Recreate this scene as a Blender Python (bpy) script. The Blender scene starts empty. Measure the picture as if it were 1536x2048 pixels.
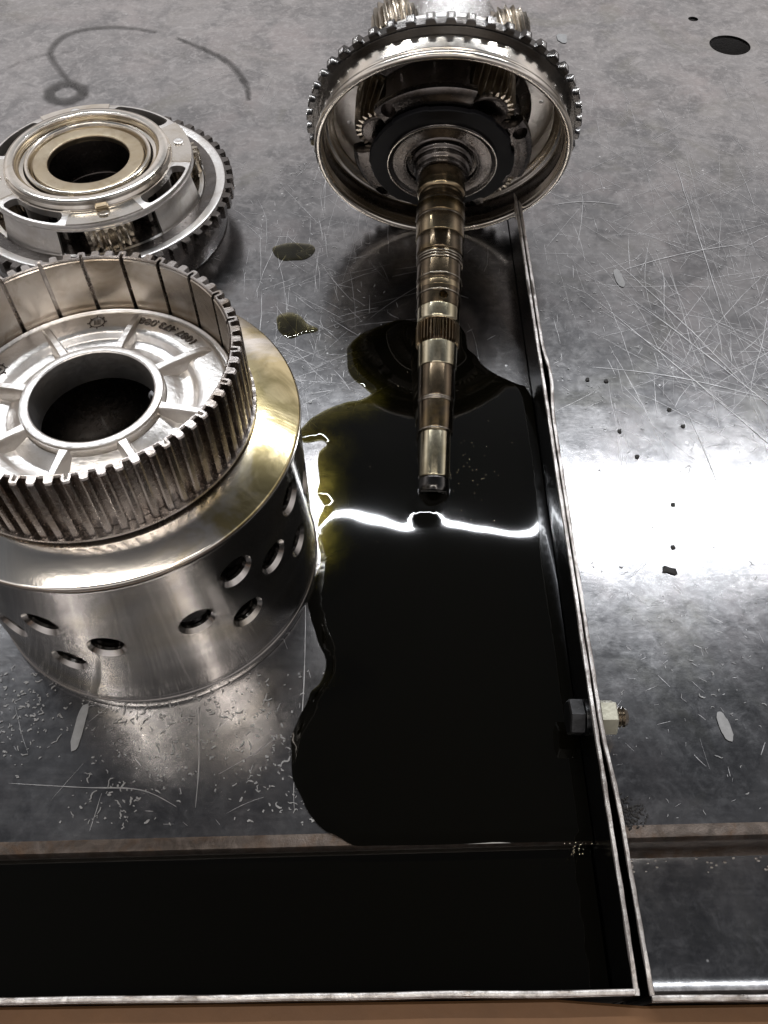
import bpy, bmesh, math, random
from math import sin, cos, pi, radians, sqrt, exp
from mathutils import Vector, Matrix, noise
from mathutils.geometry import delaunay_2d_cdt

# Everything is authored in a unit of 0.45 m (the camera's height over the tray) and scaled to metres at the end.
S = 0.45
random.seed(7)
sc = bpy.context.scene
col = sc.collection

# ------------------------------------------------------------------ camera
cam = bpy.data.cameras.new('camera')
camo = bpy.data.objects.new('camera', cam); col.objects.link(camo)
cam.sensor_fit = 'VERTICAL'; cam.sensor_height = 36.0; cam.lens = 36.0 * 1657 / 2048
cam.clip_start = 0.01; cam.clip_end = 100
camo.location = (0, 0, 1.0); camo.rotation_euler = (radians(90 - 54.9), 0, 0)
sc.camera = camo

# ------------------------------------------------------------------ world: lit workshop walls low down, dark ceiling
w = bpy.data.worlds.new('World'); sc.world = w; w.use_nodes = True
nt = w.node_tree; nt.nodes.clear()
wo = nt.nodes.new('ShaderNodeOutputWorld'); bg = nt.nodes.new('ShaderNodeBackground')
tc = nt.nodes.new('ShaderNodeTexCoord'); sx = nt.nodes.new('ShaderNodeSeparateXYZ'); cr = nt.nodes.new('ShaderNodeValToRGB')
nt.links.new(tc.outputs['Generated'], sx.inputs[0]); nt.links.new(sx.outputs['Z'], cr.inputs[0])
nt.links.new(cr.outputs[0], bg.inputs[0]); nt.links.new(bg.outputs[0], wo.inputs[0])
els = cr.color_ramp.elements
els[0].position = 0.0; els[0].color = (.13, .12, .115, 1)
els[1].position = 1.0; els[1].color = (.035, .035, .04, 1)
for p, c in ((.22, (.42, .39, .38)), (.42, (1.0, .95, .94)), (.62, (.36, .36, .37)), (.80, (.10, .105, .115))):
    e = els.new(p); e.color = (*c, 1)
bg.inputs[1].default_value = 1.0

# ------------------------------------------------------------------ lamps: rows of ceiling tubes
def lamp(loc, target, sx_, sy_, watt, colr=(1, 1, 1)):
    l = bpy.data.lights.new('tube_lamp', 'AREA'); l.shape = 'RECTANGLE'; l.size = sx_; l.size_y = sy_
    l.energy = watt; l.color = colr
    o = bpy.data.objects.new('tube_lamp', l); col.objects.link(o)
    o.location = loc
    o.rotation_euler = (Vector(target) - Vector(loc)).to_track_quat('-Z', 'Y').to_euler()
    return o
def ceiling_lamp(x, y, z, rot, L_, W_, watt, colr):
    o = lamp((x, y, z), (x, y, 0), L_, W_, watt, colr); o.rotation_euler = (0, 0, radians(rot)); return o
ceiling_lamp(0.05, 3.73, 4.4, 0, 7.2, .07, 46, (.93, .96, 1))
ceiling_lamp(-.4, -.55, 4.4, 0, 3.6, .30, 9, (1, .94, .87))
ceiling_lamp(-2.62, -1.74, 4.2, 43, 3.4, .05, 5.5, (1, .96, .92))
ceiling_lamp(1.30, -2.20, 4.2, -60, 3.4, .05, 5.0, (1, .93, .86))

sc.view_settings.view_transform = 'Standard'; sc.view_settings.look = 'None'
sc.view_settings.exposure = 0.0; sc.view_settings.gamma = 1.0
sc.cycles.max_bounces = 8; sc.cycles.glossy_bounces = 6; sc.cycles.transparent_max_bounces = 8
sc.cycles.caustics_reflective = False; sc.cycles.sample_clamp_indirect = 12.0

# ------------------------------------------------------------------ materials
class N:
    def __init__(s, name):
        s.m = bpy.data.materials.new(name); s.m.use_nodes = True; s.t = s.m.node_tree; s.t.nodes.clear()
        s.out = s.add('ShaderNodeOutputMaterial'); s.co = s.add('ShaderNodeTexCoord').outputs['Object']
    def add(s, t, **k):
        n = s.t.nodes.new(t)
        for a, b in k.items(): setattr(n, a, b)
        return n
    def link(s, a, b): s.t.links.new(a, b)
    def noise(s, scale, detail=4, rough=.55, dist=0, stretch=None, seed=0):
        n = s.add('ShaderNodeTexNoise'); n.inputs['Scale'].default_value = scale / S
        n.inputs['Detail'].default_value = detail; n.inputs['Roughness'].default_value = rough; n.inputs['Distortion'].default_value = dist
        mp = s.add('ShaderNodeMapping'); s.link(s.co, mp.inputs[0]); mp.inputs['Location'].default_value = (seed, seed * 1.7, seed * .3)
        if stretch: mp.inputs['Scale'].default_value = stretch
        s.link(mp.outputs[0], n.inputs['Vector'])
        return n.outputs['Fac']
    def ramp(s, f, stops):
        r = s.add('ShaderNodeValToRGB'); s.link(f, r.inputs[0]); e = r.color_ramp.elements
        e[0].position, e[1].position = stops[0][0], stops[-1][0]
        e[0].color, e[1].color = [(*((c,) * 3 if isinstance(c, (int, float)) else c), 1) for c in (stops[0][1], stops[-1][1])]
        for p, c in stops[1:-1]:
            x = e.new(p); x.color = (*((c,) * 3 if isinstance(c, (int, float)) else c), 1)
        return r.outputs[0]
    def mix(s, f, a, b, mode='MIX'):
        m = s.add('ShaderNodeMix', data_type='RGBA', blend_type=mode)
        for k, v in ((0, f), (6, a), (7, b)):
            if isinstance(v, (int, float)): m.inputs[k].default_value = v if k == 0 else (v, v, v, 1)
            elif isinstance(v, tuple): m.inputs[k].default_value = (*v, 1)
            else: s.link(v, m.inputs[k])
        return m.outputs[2]
    def math(s, op, a, b=0.0):
        m = s.add('ShaderNodeMath', operation=op, use_clamp=False)
        for k, v in ((0, a), (1, b)):
            if isinstance(v, (int, float)): m.inputs[k].default_value = v
            else: s.link(v, m.inputs[k])
        return m.outputs[0]
    def bump(s, h, strength, dist=.002):
        b = s.add('ShaderNodeBump'); b.inputs['Strength'].default_value = strength; b.inputs['Distance'].default_value = dist * S
        s.link(h, b.inputs['Height']); return b.outputs[0]
    def bsdf(s, base, rough, metal=1.0, normal=None, aniso=0, tangent=None, coat=0, spec=.5):
        p = s.add('ShaderNodeBsdfPrincipled')
        for k, v in (('Base Color', base), ('Roughness', rough), ('Metallic', metal), ('Anisotropic', aniso), ('Coat Weight', coat), ('Specular IOR Level', spec)):
            i = p.inputs[k]
            if isinstance(v, tuple): i.default_value = (*v, 1)
            elif isinstance(v, (int, float)): i.default_value = v
            else: s.link(v, i)
        p.inputs['Coat Roughness'].default_value = .04
        if normal is not None: s.link(normal, p.inputs['Normal'])
        if tangent: 
            t = s.add('ShaderNodeTangent', direction_type='RADIAL', axis='Z'); s.link(t.outputs[0], p.inputs['Tangent'])
        s.link(p.outputs[0], s.out.inputs[0]); return p

def metal(name, c1, c2, rough=.25, aniso=0, grime=(.10, .07, .04), gamt=.35, scale=14, coat=0, bump=.15, rings=False, rv=.12):
    n = N(name)
    big = n.noise(scale, 5, .6, .6, seed=hash(name) % 7)
    fine = n.noise(scale * 9, 4, .6, seed=3)
    base = n.mix(n.ramp(big, ((.35, 0), (.65, 1))), c1, c2)
    g = n.math('MULTIPLY', n.ramp(n.noise(scale * .6, 6, .65, 1.2, seed=5), ((.48, 0), (.68, 1))), gamt)
    base = n.mix(g, base, grime)
    r = n.math('ADD', n.math('MULTIPLY', fine, rv), rough - rv * .5)
    r = n.math('ADD', r, n.math('MULTIPLY', big, .08))
    h = fine
    if rings: h = n.noise(420, 2, .5, stretch=(.02, .02, 1))
    p = n.bsdf(base, r, 1.0, n.bump(h, bump, .0012), aniso, aniso > 0, coat)
    p.inputs['Anisotropic Rotation'].default_value = .25
    return n.m

def plate_mat():
    n = N('worn_tray_steel')
    blot = n.noise(2.6, 6, .62, .8); mid = n.noise(9, 6, .68, .5, seed=2); fine = n.noise(70, 5, .7, seed=4)
    streak = n.noise(22, 5, .6, .2, stretch=(.22, 1, 1), seed=6)
    grain = n.noise(150, 3, .6, stretch=(.06, 1, 1), seed=12)
    base = n.mix(n.ramp(blot, ((.34, 0), (.68, 1))), (.27, .27, .275), (.42, .405, .40))
    base = n.mix(n.ramp(n.noise(5, 4, .6, .5, seed=9), ((.5, 0), (.7, .35))), base, (.42, .36, .355))
    base = n.mix(n.ramp(mid, ((.40, .7), (.54, 0))), base, (.18, .18, .185))
    base = n.mix(n.ramp(n.noise(34, 6, .75, 1.0, seed=21), ((.50, 0), (.62, .5))), base, (.52, .51, .51))
    base = n.mix(n.ramp(n.noise(3.4, 5, .6, 1.4, seed=25), ((.56, 0), (.66, .4))), base, (.24, .235, .20))
    base = n.mix(n.ramp(grain, ((.3, .22), (.6, 0))), base, (.28, .28, .29))
    base = n.mix(n.ramp(n.noise(60, 6, .8, .3, seed=14), ((.5, 0), (.75, .5))), base, (.66, .65, .65))
    # pale wear flecks
    v = n.add('ShaderNodeTexVoronoi', feature='F1'); v.inputs['Scale'].default_value = 46 / S; v.inputs['Randomness'].default_value = 1
    n.link(n.co, v.inputs['Vector'])
    fl = n.math('MULTIPLY', n.ramp(v.outputs['Distance'], ((.05, 1), (.13, 0))), n.ramp(n.noise(11, 4, .6, seed=8), ((.56, 0), (.64, .8))))
    base = n.mix(fl, base, (.8, .79, .78))
    r = n.math('ADD', n.math('MULTIPLY', n.noise(7, 6, .7, 1.2, seed=31), .17), .065)
    r = n.math('ADD', r, n.math('MULTIPLY', fine, .10)); r = n.math('ADD', r, n.math('MULTIPLY', n.math('SUBTRACT', grain, .5), .05))
    r = n.math('ADD', r, n.math('MULTIPLY', fl, .3))
    h = n.math('ADD', n.math('MULTIPLY', fine, .30), n.math('MULTIPLY', n.noise(4, 2, .4, seed=11), .9))
    n.bsdf(base, r, 1.0, n.bump(h, .13, .003)); return n.m

def oil_mat(name='dark_gear_oil', t0=(.30, .27, .12), t1=(.15, .14, .045)):
    n = N(name)
    at = n.add('ShaderNodeAttribute', attribute_name='depth').outputs['Fac']
    f = n.math('ADD', at, n.math('MULTIPLY', n.math('SUBTRACT', n.noise(16, 5, .65, seed=1), .5), .7))
    tr = n.add('ShaderNodeBsdfTransparent'); n.link(n.ramp(f, ((.03, t0), (.35, t1), (.8, (.03, .028, .008)))), tr.inputs[0])
    df = n.add('ShaderNodeBsdfDiffuse'); df.inputs[0].default_value = (.0022, .0019, .0010, 1)
    m1 = n.add('ShaderNodeMixShader'); n.link(n.ramp(f, ((.1, .02), (.85, 1))), m1.inputs[0]); n.link(tr.outputs[0], m1.inputs[1]); n.link(df.outputs[0], m1.inputs[2])
    bm_ = n.bump(n.noise(5, 2, .4, .3, seed=3), .10, .006)
    gl = n.add('ShaderNodeBsdfGlossy'); gl.inputs['Roughness'].default_value = .03; n.link(bm_, gl.inputs['Normal'])
    fr = n.add('ShaderNodeFresnel'); fr.inputs[0].default_value = 1.47; n.link(bm_, fr.inputs['Normal'])
    m2 = n.add('ShaderNodeMixShader'); n.link(fr.outputs[0], m2.inputs[0]); n.link(m1.outputs[0], m2.inputs[1]); n.link(gl.outputs[0], m2.inputs[2])
    n.link(m2.outputs[0], n.out.inputs[0]); return n.m

def film_mat(name, tint, op):
    n = N(name)
    at = n.add('ShaderNodeAttribute', attribute_name='depth').outputs['Fac']
    tr = n.add('ShaderNodeBsdfTransparent'); df = n.add('ShaderNodeBsdfPrincipled')
    df.inputs['Base Color'].default_value = (*tint, 1); df.inputs['Roughness'].default_value = .35
    f = n.math('MULTIPLY', n.math('MULTIPLY', at, n.ramp(n.noise(26, 5, .65, seed=2), ((.3, .7), (.6, 1)))), op)
    m = n.add('ShaderNodeMixShader'); n.link(f, m.inputs[0]); n.link(tr.outputs[0], m.inputs[1]); n.link(df.outputs[0], m.inputs[2])
    n.link(m.outputs[0], n.out.inputs[0]); return n.m

def simple(name, c, rough, met=0.0, scale=30, var=.5, bump=.2, spec=.5):
    n = N(name); f = n.noise(scale, 5, .65)
    n.bsdf(n.mix(f, tuple(x * (1 - var) for x in c), tuple(min(1, x * (1 + var)) for x in c)), rough, met, n.bump(f, bump, .002), spec=spec); return n.m

def shoulder_mat():
    n = N('oiled_shoulder')
    sx = n.add('ShaderNodeSeparateXYZ'); n.link(n.co, sx.inputs[0])
    wv = n.noise(9, 4, .6, 1.2, seed=4); fine = n.noise(90, 4, .6, stretch=(1, 1, 4), seed=7)
    px = n.math('MULTIPLY', sx.outputs['X'], 1 / S)
    f = n.math('ADD', px, n.math('MULTIPLY', n.math('SUBTRACT', wv, .5), .35))
    base = n.mix(n.ramp(f, ((.12, 0), (.19, .9))), n.mix(n.ramp(wv, ((.4, 0), (.65, 1))), (.92, .87, .80), (.82, .76, .68)), n.mix(n.ramp(n.noise(14, 4, .6, 1.5, seed=9), ((.42, 0), (.58, 1))), (.66, .54, .28), (.34, .27, .10)))
    n.bsdf(base, n.math('ADD', n.math('MULTIPLY', wv, .14), .10), 1.0, n.bump(n.math('ADD', n.math('MULTIPLY', fine, .15), wv), .10, .004), 0, False, .3)
    return n.m

def turned():
    n = N('turned_steel')
    zb = n.noise(3.0, 4, .6, stretch=(.15, .15, 9), seed=2); patch = n.noise(5, 4, .55, .8, seed=4); fine = n.noise(110, 4, .6, stretch=(1, 1, 6), seed=3)
    base = n.mix(n.ramp(zb, ((.35, 0), (.65, 1))), (.58, .555, .53), (.36, .34, .325))
    base = n.mix(n.ramp(patch, ((.52, 0), (.70, .6))), base, (.46, .38, .24))
    p = n.bsdf(base, n.math('ADD', n.math('MULTIPLY', patch, .08), .13), 1.0, n.bump(fine, .012, .0005), .85, True)
    p.inputs['Anisotropic Rotation'].default_value = .25
    return n.m

M = dict(
    plate=plate_mat(), oil=oil_mat(), oil_thin=oil_mat('thin_gear_oil', (.66, .62, .42), (.34, .30, .13)),
    mark=film_mat('oily_ring_mark', (.04, .036, .034), .68),
    edge=metal('scraped_edge', (.78, .75, .72), (.50, .46, .43), .38, 0, (.12, .09, .07), .75, 40, bump=.5),
    bead=metal('rusty_bead', (.17, .14, .12), (.085, .07, .06), .42, 0, (.12, .07, .04), .6, 50, bump=.7),
    drum=turned(),
    shoulder=shoulder_mat(),
    basket=metal('stamped_steel', (.44, .41, .39), (.28, .25, .23), .22, 0, (.16, .11, .06), .6, 20, bump=.25),
    inner=metal('tarnished_inner', (.56, .51, .46), (.34, .29, .23), .20, 0, (.16, .11, .06), .85, 13, bump=.15),
    cast=metal('cast_alloy', (.80, .78, .76), (.70, .67, .64), .30, 0, (.30, .24, .15), .35, 18, bump=.5),
    cast_dark=metal('oily_cast_metal', (.17, .152, .142), (.085, .075, .07), .22, 0, (.08, .06, .04), .6, 18, coat=.4, bump=.3),  # oily castings; also stands in for shade inside the drum and slots
    polish=metal('polished_steel', (.80, .76, .70), (.70, .65, .58), .15, 0, (.42, .34, .22), .45, 14, bump=.06),
    washer=metal('bronze_washer', (.50, .43, .32), (.42, .34, .23), .30, 0, (.22, .15, .08), .5, 24, bump=.2),
    gear=metal('gear_steel', (.34, .30, .25), (.21, .18, .145), .20, 0, (.12, .09, .05), .55, 30, coat=.4, bump=.1),
    pinion=metal('pinion_steel', (.62, .57, .48), (.42, .37, .30), .18, 0, (.14, .10, .06), .5, 30, coat=.4, bump=.1),
    scuff=simple('dull_scuff', (.36, .355, .35), .5, .7, 60, .35, .5),
    shaft=metal('browned_shaft', (.16, .12, .078), (.085, .066, .042), .17, .6, (.24, .16, .05), .45, 20, coat=.25, bump=.03),
    bronze=metal('bronze_band', (.36, .29, .18), (.23, .175, .11), .16, .6, (.14, .09, .04), .5, 20, coat=.3, bump=.03),
    silver=metal('ground_band', (.66, .60, .45), (.46, .41, .28), .14, .6, (.30, .25, .14), .35, 26, coat=.15, bump=.03),
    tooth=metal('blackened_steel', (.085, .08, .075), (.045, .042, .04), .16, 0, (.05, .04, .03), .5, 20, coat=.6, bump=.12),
    frosty=metal('mottled_hub', (.86, .85, .84), (.60, .58, .56), .22, 0, (.30, .28, .26), .5, 70, bump=1.0),
    black=simple('black_plastic', (.004, .004, .005), .42, 0, 20, .3, .1, .16),
    scratch=simple('scratched_bare_steel', (.52, .51, .51), .42, .9, 60, .3, .4),
    smear=simple('dried_grey_smear', (.33, .33, .33), .7, .1, 90, .3, .6),
    dirt_and_shade=simple('black_grime_and_shade', (.016, .014, .013), .5, 0, 120, .5, 1),  # grime, and the black of the box that darkens the hole
    zinc=simple('yellowed_zinc', (.52, .50, .40), .42, .6, 60, .3, .4),
    boltm=metal('dark_bolt', (.08, .08, .083), (.045, .045, .045), .3, 0, (.03, .03, .03), .5, 40, bump=.3),
    wall=metal('oily_side_wall', (.10, .10, .11), (.05, .05, .055), .16, 0, (.02, .02, .02), .5, 16, coat=.4, bump=.1),
    wood=simple('brown_board', (.17, .080, .030), .6, 0, 14, .35, .6),
    ground=simple('dark_concrete', (.045, .04, .037), .8, 0, 8, .4, .4),
)

# ------------------------------------------------------------------ helpers
def tag(o, label=None, cat=None, group=None, kind=None):
    for k, v in (('label', label), ('category', cat), ('group', group), ('kind', kind)):
        if v: o[k] = v
    return o
def empty(name, label, cat, loc=(0, 0, 0), mat=None, group=None):
    o = bpy.data.objects.new(name, None); col.objects.link(o)
    if mat is not None: o.matrix_world = mat
    else: o.location = loc
    o.empty_display_size = .02
    return tag(o, label, cat, group)
def finish(me, ang=28):
    me.shade_smooth(); me.set_sharp_from_angle(angle=radians(ang)); return me
def link(name, me, m, parent=None, loc=None, rot=None):
    o = bpy.data.objects.new(name, me); col.objects.link(o)
    if not me.materials: me.materials.append(M[m])
    if parent: o.parent = parent
    if loc: o.location = loc
    if rot: o.rotation_euler = rot
    return o
def bm_mesh(name, bm, ang=28, norm=True):
    if norm: bmesh.ops.recalc_face_normals(bm, faces=bm.faces)
    me = bpy.data.meshes.new(name); bm.to_mesh(me); bm.free(); return finish(me, ang)
def rnd(prof, b=.001, closed=True, n=2):
    """round the corners of a profile"""
    out = []; k = len(prof)
    for i, p in enumerate(prof):
        if not closed and i in (0, k - 1): out.append(p); continue
        a, c = prof[i - 1], prof[(i + 1) % k]
        v1 = Vector((a[0] - p[0], a[1] - p[1])); v2 = Vector((c[0] - p[0], c[1] - p[1]))
        if v1.length < 1e-6 or v2.length < 1e-6: out.append(p); continue
        bb = min(b, v1.length * .4, v2.length * .4); P = Vector(p[:2]); A = P + v1.normalized() * bb; C = P + v2.normalized() * bb
        if v1.angle(v2) > radians(168): out.append(p); continue
        for j in range(n + 1):
            t = j / n; q = A * (1 - t) ** 2 + P * 2 * t * (1 - t) + C * t * t; out.append((q.x, q.y))
    return out
def polar(name, secs, th=None, closed=True, cap=(False, False), ang=28):
    """secs: (r or list of r, z[, twist]); th: angles"""
    if th is None: th = [2 * pi * i / 160 for i in range(160)]
    n = len(th); vs = []; fs = []
    for s in secs:
        r, z = s[0], s[1]; tw = s[2] if len(s) > 2 else 0
        for i, t in enumerate(th):
            rr = r[i] if isinstance(r, (list, tuple)) else r
            vs.append((rr * cos(t + tw), rr * sin(t + tw), z))
    m = len(secs)
    for a in range(m if closed else m - 1):
        b = (a + 1) % m
        for i in range(n):
            j = (i + 1) % n; fs.append((a * n + i, a * n + j, b * n + j, b * n + i))
    for e, k in ((0, 0), (1, m - 1)):
        if cap[e]:
            c = len(vs); vs.append((0, 0, secs[k][1]))
            for i in range(n): fs.append((c, k * n + (i + 1) % n, k * n + i) if e == 0 else (c, k * n + i, k * n + (i + 1) % n))
    me = bpy.data.meshes.new(name); me.from_pydata(vs, [], fs); me.update()
    bm = bmesh.new(); bm.from_mesh(me); bpy.data.meshes.remove(me)
    return bm_mesh(name, bm, ang)
def lathe(name, prof, b=.0012, seg=160, closed=True, cap=(False, False), ang=28):
    p = rnd(prof, b, closed) if b else prof
    return polar(name, p, [2 * pi * i / seg for i in range(seg)], closed, cap, ang)
def teeth(N_, r0, r1, wr=.5, wt=.28, shape=None):
    """angles and radii of N_ trapezoid teeth; wr/wt = half widths at root/tip as a share of the pitch"""
    th, rr = [], []
    for k in range(N_):
        for f, r in ((-.5, r0), (-wr / 2 - .004, r0), (-wt / 2, r1), (0, r1), (wt / 2, r1), (wr / 2 + .004, r0)):
            if f == -.5 and wr >= .98: continue
            th.append(2 * pi * (k + f) / N_); rr.append(r)
    return th, rr
def gear_mesh(name, N_, r0, r1, z0, z1, twist, bore=.3):
    th, rr = [], []
    for k in range(N_):
        for f, r in ((-.5, r0), (-.34, r0 + (r1 - r0) * .12), (-.17, r0 + (r1 - r0) * .72), (-.07, r1), (.07, r1), (.17, r0 + (r1 - r0) * .72), (.34, r0 + (r1 - r0) * .12)):
            th.append(2 * pi * (k + f) / N_); rr.append(r)
    d = (r1 - r0) * .22; ch = [x - d for x in rr]; rb = r1 * bore; n = 6
    secs = [(rb, z0)] + [(rr if 0 < i < n else ch, z0 + (z1 - z0) * i / n, twist * i / n) for i in range(n + 1)] + [(rb, z1, twist)]
    return polar(name, secs, th, True, ang=24)
def box_bm(bm, x0, x1, y0, y1, z0, z1, mat=None):
    r = bmesh.ops.create_cube(bm, size=1, matrix=Matrix.Translation(((x0 + x1) / 2, (y0 + y1) / 2, (z0 + z1) / 2)) @ Matrix.Diagonal((x1 - x0, y1 - y0, z1 - z0, 1)))
    if mat is not None: bmesh.ops.transform(bm, matrix=mat, verts=r['verts'])
    return r['verts']
def cyl_bm(bm, r0, r1, h, mat, seg=40):
    return bmesh.ops.create_cone(bm, cap_ends=True, segments=seg, radius1=r0, radius2=r1, depth=h, matrix=mat)['verts']
def boolean(me, cutter_bm, name=None):
    a = bpy.data.objects.new('tmp_a', me); col.objects.link(a)
    bmesh.ops.recalc_face_normals(cutter_bm, faces=cutter_bm.faces)
    cm = bpy.data.meshes.new('tmp'); cutter_bm.to_mesh(cm); cutter_bm.free()
    b = bpy.data.objects.new('tmp_b', cm); col.objects.link(b)
    md = a.modifiers.new('b', 'BOOLEAN'); md.object = b; md.operation = 'DIFFERENCE'; md.solver = 'EXACT'
    dg = bpy.context.evaluated_depsgraph_get(); dg.update()
    new = bpy.data.meshes.new_from_object(a.evaluated_get(dg))
    nm = me.name
    bpy.data.objects.remove(a); bpy.data.objects.remove(b); bpy.data.meshes.remove(me); bpy.data.meshes.remove(cm)
    new.name = nm; return finish(new)
def wedge(bm, r0, r1, a0, a1, z0, z1, seg=14, ends=.0):
    """solid annular sector with rounded ends, used as a cutter"""
    out = []
    rm, hw = (r0 + r1) / 2, (r1 - r0) / 2
    ring = []
    for i in range(seg + 1):
        a = a0 + (a1 - a0) * i / seg; ring.append((r1 * cos(a), r1 * sin(a)))
    if ends:
        for i in range(1, 8):
            t = i / 8 * pi; rr = rm + hw * cos(t); da = sin(t) * hw * ends / rm; ring.append((rr * cos(a1 + da), rr * sin(a1 + da)))
    for i in range(seg + 1):
        a = a1 + (a0 - a1) * i / seg; ring.append((r0 * cos(a), r0 * sin(a)))
    if ends:
        for i in range(1, 8):
            t = pi - i / 8 * pi; rr = rm + hw * cos(t); da = sin(t) * hw * ends / rm; ring.append((rr * cos(a0 - da), rr * sin(a0 - da)))
    lo = [bm.verts.new((x, y, z0)) for x, y in ring]; hi = [bm.verts.new((x, y, z1)) for x, y in ring]
    n = len(ring); bm.faces.new(lo[::-1]); bm.faces.new(hi)
    for i in range(n): bm.faces.new((lo[i], lo[(i + 1) % n], hi[(i + 1) % n], hi[i]))
def smooth_loop(pts, k=6, jit=0.0, seed=0):
    out = []; n = len(pts)
    for i in range(n):
        p0, p1, p2, p3 = [Vector(pts[(i + d) % n]) for d in (-1, 0, 1, 2)]
        for j in range(k):
            t = j / k
            q = .5 * ((2 * p1) + (p2 - p0) * t + (2 * p0 - 5 * p1 + 4 * p2 - p3) * t * t + (3 * p1 - p0 - 3 * p2 + p3) * t ** 3)
            if jit:
                v = noise.noise_vector(Vector((q.x * 38 + seed, q.y * 38, 0))); q = q + Vector((v.x, v.y)) * jit
            out.append((q.x, q.y))
    return out
def inside(x, y, poly):
    c = False; n = len(poly); j = n - 1
    for i in range(n):
        xi, yi = poly[i]; xj, yj = poly[j]
        if (yi > y) != (yj > y) and x < (xj - xi) * (y - yi) / (yj - yi) + xi: c = not c
        j = i
    return c
def seg_dist(x, y, poly):
    b = 9.
    for i in range(len(poly)):
        ax, ay = poly[i - 1]; bx, by = poly[i]; dx, dy = bx - ax, by - ay; L = dx * dx + dy * dy or 1e-12
        t = max(0, min(1, ((x - ax) * dx + (y - ay) * dy) / L)); b = min(b, (x - ax - dx * t) ** 2 + (y - ay - dy * t) ** 2)
    return sqrt(b)
def film(name, poly, step, z, thick, deep, wave=None, hard=None):
    """a liquid film: outline + inner points, domed edge, a 'depth' attribute that grows away from the shore"""
    xs = [p[0] for p in poly]; ys = [p[1] for p in poly]
    pts = [Vector(p) for p in poly]; n = len(poly); edges = [(i, (i + 1) % n) for i in range(n)]
    y = min(ys)
    row = 0
    while y < max(ys):
        x = min(xs) + (step / 2 if row % 2 else 0)
        while x < max(xs):
            if inside(x, y, poly) and seg_dist(x, y, poly) > step * .5: pts.append(Vector((x, y)))
            x += step
        y += step * .87; row += 1
    v, e, f, *_ = delaunay_2d_cdt(pts, edges, [], 1, 1e-6)
    vs = []; dep = []
    for q in v:
        d = seg_dist(q.x, q.y, poly)
        k = 0 if hard is None else float(hard(q.x, q.y)); dd = d + max(0, deep - d) * k
        h = thick * min(1, d / .006) ** .5
        if wave: h += wave(q.x, q.y) * min(1, d / .03)
        vs.append((q.x, q.y, z + h)); dep.append(min(1, dd / deep))
    me = bpy.data.meshes.new(name); me.from_pydata(vs, [], [tuple(t) for t in f]); me.update()
    a = me.attributes.new('depth', 'FLOAT', 'POINT')
    for i, dv in enumerate(dep): a.data[i].value = dv
    bm = bmesh.new(); bm.from_mesh(me); bmesh.ops.recalc_face_normals(bm, faces=bm.faces)
    if sum(fc.normal.z for fc in bm.faces) < 0: bmesh.ops.reverse_faces(bm, faces=bm.faces)
    bm.to_mesh(me); bm.free(); me.shade_smooth(); return me

# ------------------------------------------------------------------ setting below the trays
bm = bmesh.new(); box_bm(bm, -9, 9, -8, 9, -2.0, -1.95)
tag(link('floor', bm_mesh('floor', bm), 'ground'), kind='structure')

bm = bmesh.new(); box_bm(bm, -2.2, 2.2, .1, 4.2, -.30, -.27)  # closed black box added to keep light out of the round hole
for a_ in ((-2.2, -2.16, .1, 4.2), (2.16, 2.2, .1, 4.2), (-2.16, 2.16, 4.16, 4.2)): box_bm(bm, *a_, -.27, -.008)
tag(link('hole_shade_box', bm_mesh('hole_shade_box', bm), 'dirt_and_shade'), 'added black box under the trays keeping the round hole dark', 'light blocker')

# ------------------------------------------------------------------ trays
SK = .0255
def ystep(x): return .237 + SK * x
def ylip(x): return .0745 + .012 * x
def sag(x, y): return -.016 * exp(-((x - .075) / .075) ** 2 - ((y - .74) / .15) ** 2)
def sheet(name, x0, x1, nx, prof):
    """prof(x) -> list of (y,z); swept along x, then thickened downward"""
    vs, fs = [], []
    P = [prof(x0 + (x1 - x0) * i / nx) for i in range(nx + 1)]; m = len(P[0])
    for i in range(nx + 1):
        x = x0 + (x1 - x0) * i / nx
        for y, z in P[i]: vs.append((x, y, z))
    for i in range(nx):
        for k in range(m - 1): fs.append((i * m + k, (i + 1) * m + k, (i + 1) * m + k + 1, i * m + k + 1))
    me = bpy.data.meshes.new(name); me.from_pydata(vs, [], fs); me.update()
    nv = len(vs); nr = [v.normal.copy() for v in me.vertices]; sg = 1 if sum(n.z - n.y for n in nr) > 0 else -1
    for i in range(nv):
        p = Vector(vs[i]) - nr[i] * sg * .006; vs.append(tuple(p))
    f2 = list(fs) + [tuple(q + nv for q in f[::-1]) for f in fs]; W = nx + 1
    for i in range(nx):
        for k in (0, m - 1): f2.append((i * m + k, (i + 1) * m + k, (i + 1) * m + k + nv, i * m + k + nv))
    for k in range(m - 1):
        for i in (0, nx): f2.append((i * m + k, i * m + k + 1, i * m + k + 1 + nv, i * m + k + nv))
    bpy.data.meshes.remove(me)
    me = bpy.data.meshes.new(name); me.from_pydata(vs, [], f2); me.update()
    bm = bmesh.new(); bm.from_mesh(me); bpy.data.meshes.remove(me)
    return bm_mesh(name, bm, 40)
def floor_prof(sg):
    def f(x):
        y0 = ystep(x) + .012; out = []
        ys = [2.9, 2.4, 2.0, 1.6, 1.3] + [1.15 - i * .03 for i in range(38)]
        for y in ys:
            y = y + y0; out.append((y, sag(x, y) if sg else 0.0))
        out.append((y0, 0.0)); return out
    return f
def wob(x, k=0): return .0012 * noise.noise(Vector((x * 9, k, 0)))
def bead_prof(x):      # rolled edge of the step, then its face down to the gutter
    y = ystep(x); a = .0105 + wob(x, 3)
    pts = [(y + .012, 0.0), (y + .007, .0002), (y + .003, .0014), (y - .002, .0012), (y - .0055, -.0035), (y - .006, -.010), (y - .004, -.018), (y - .004, -.046), (y - .007, -.055), (y - .012, -.0588)]
    return pts
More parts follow.
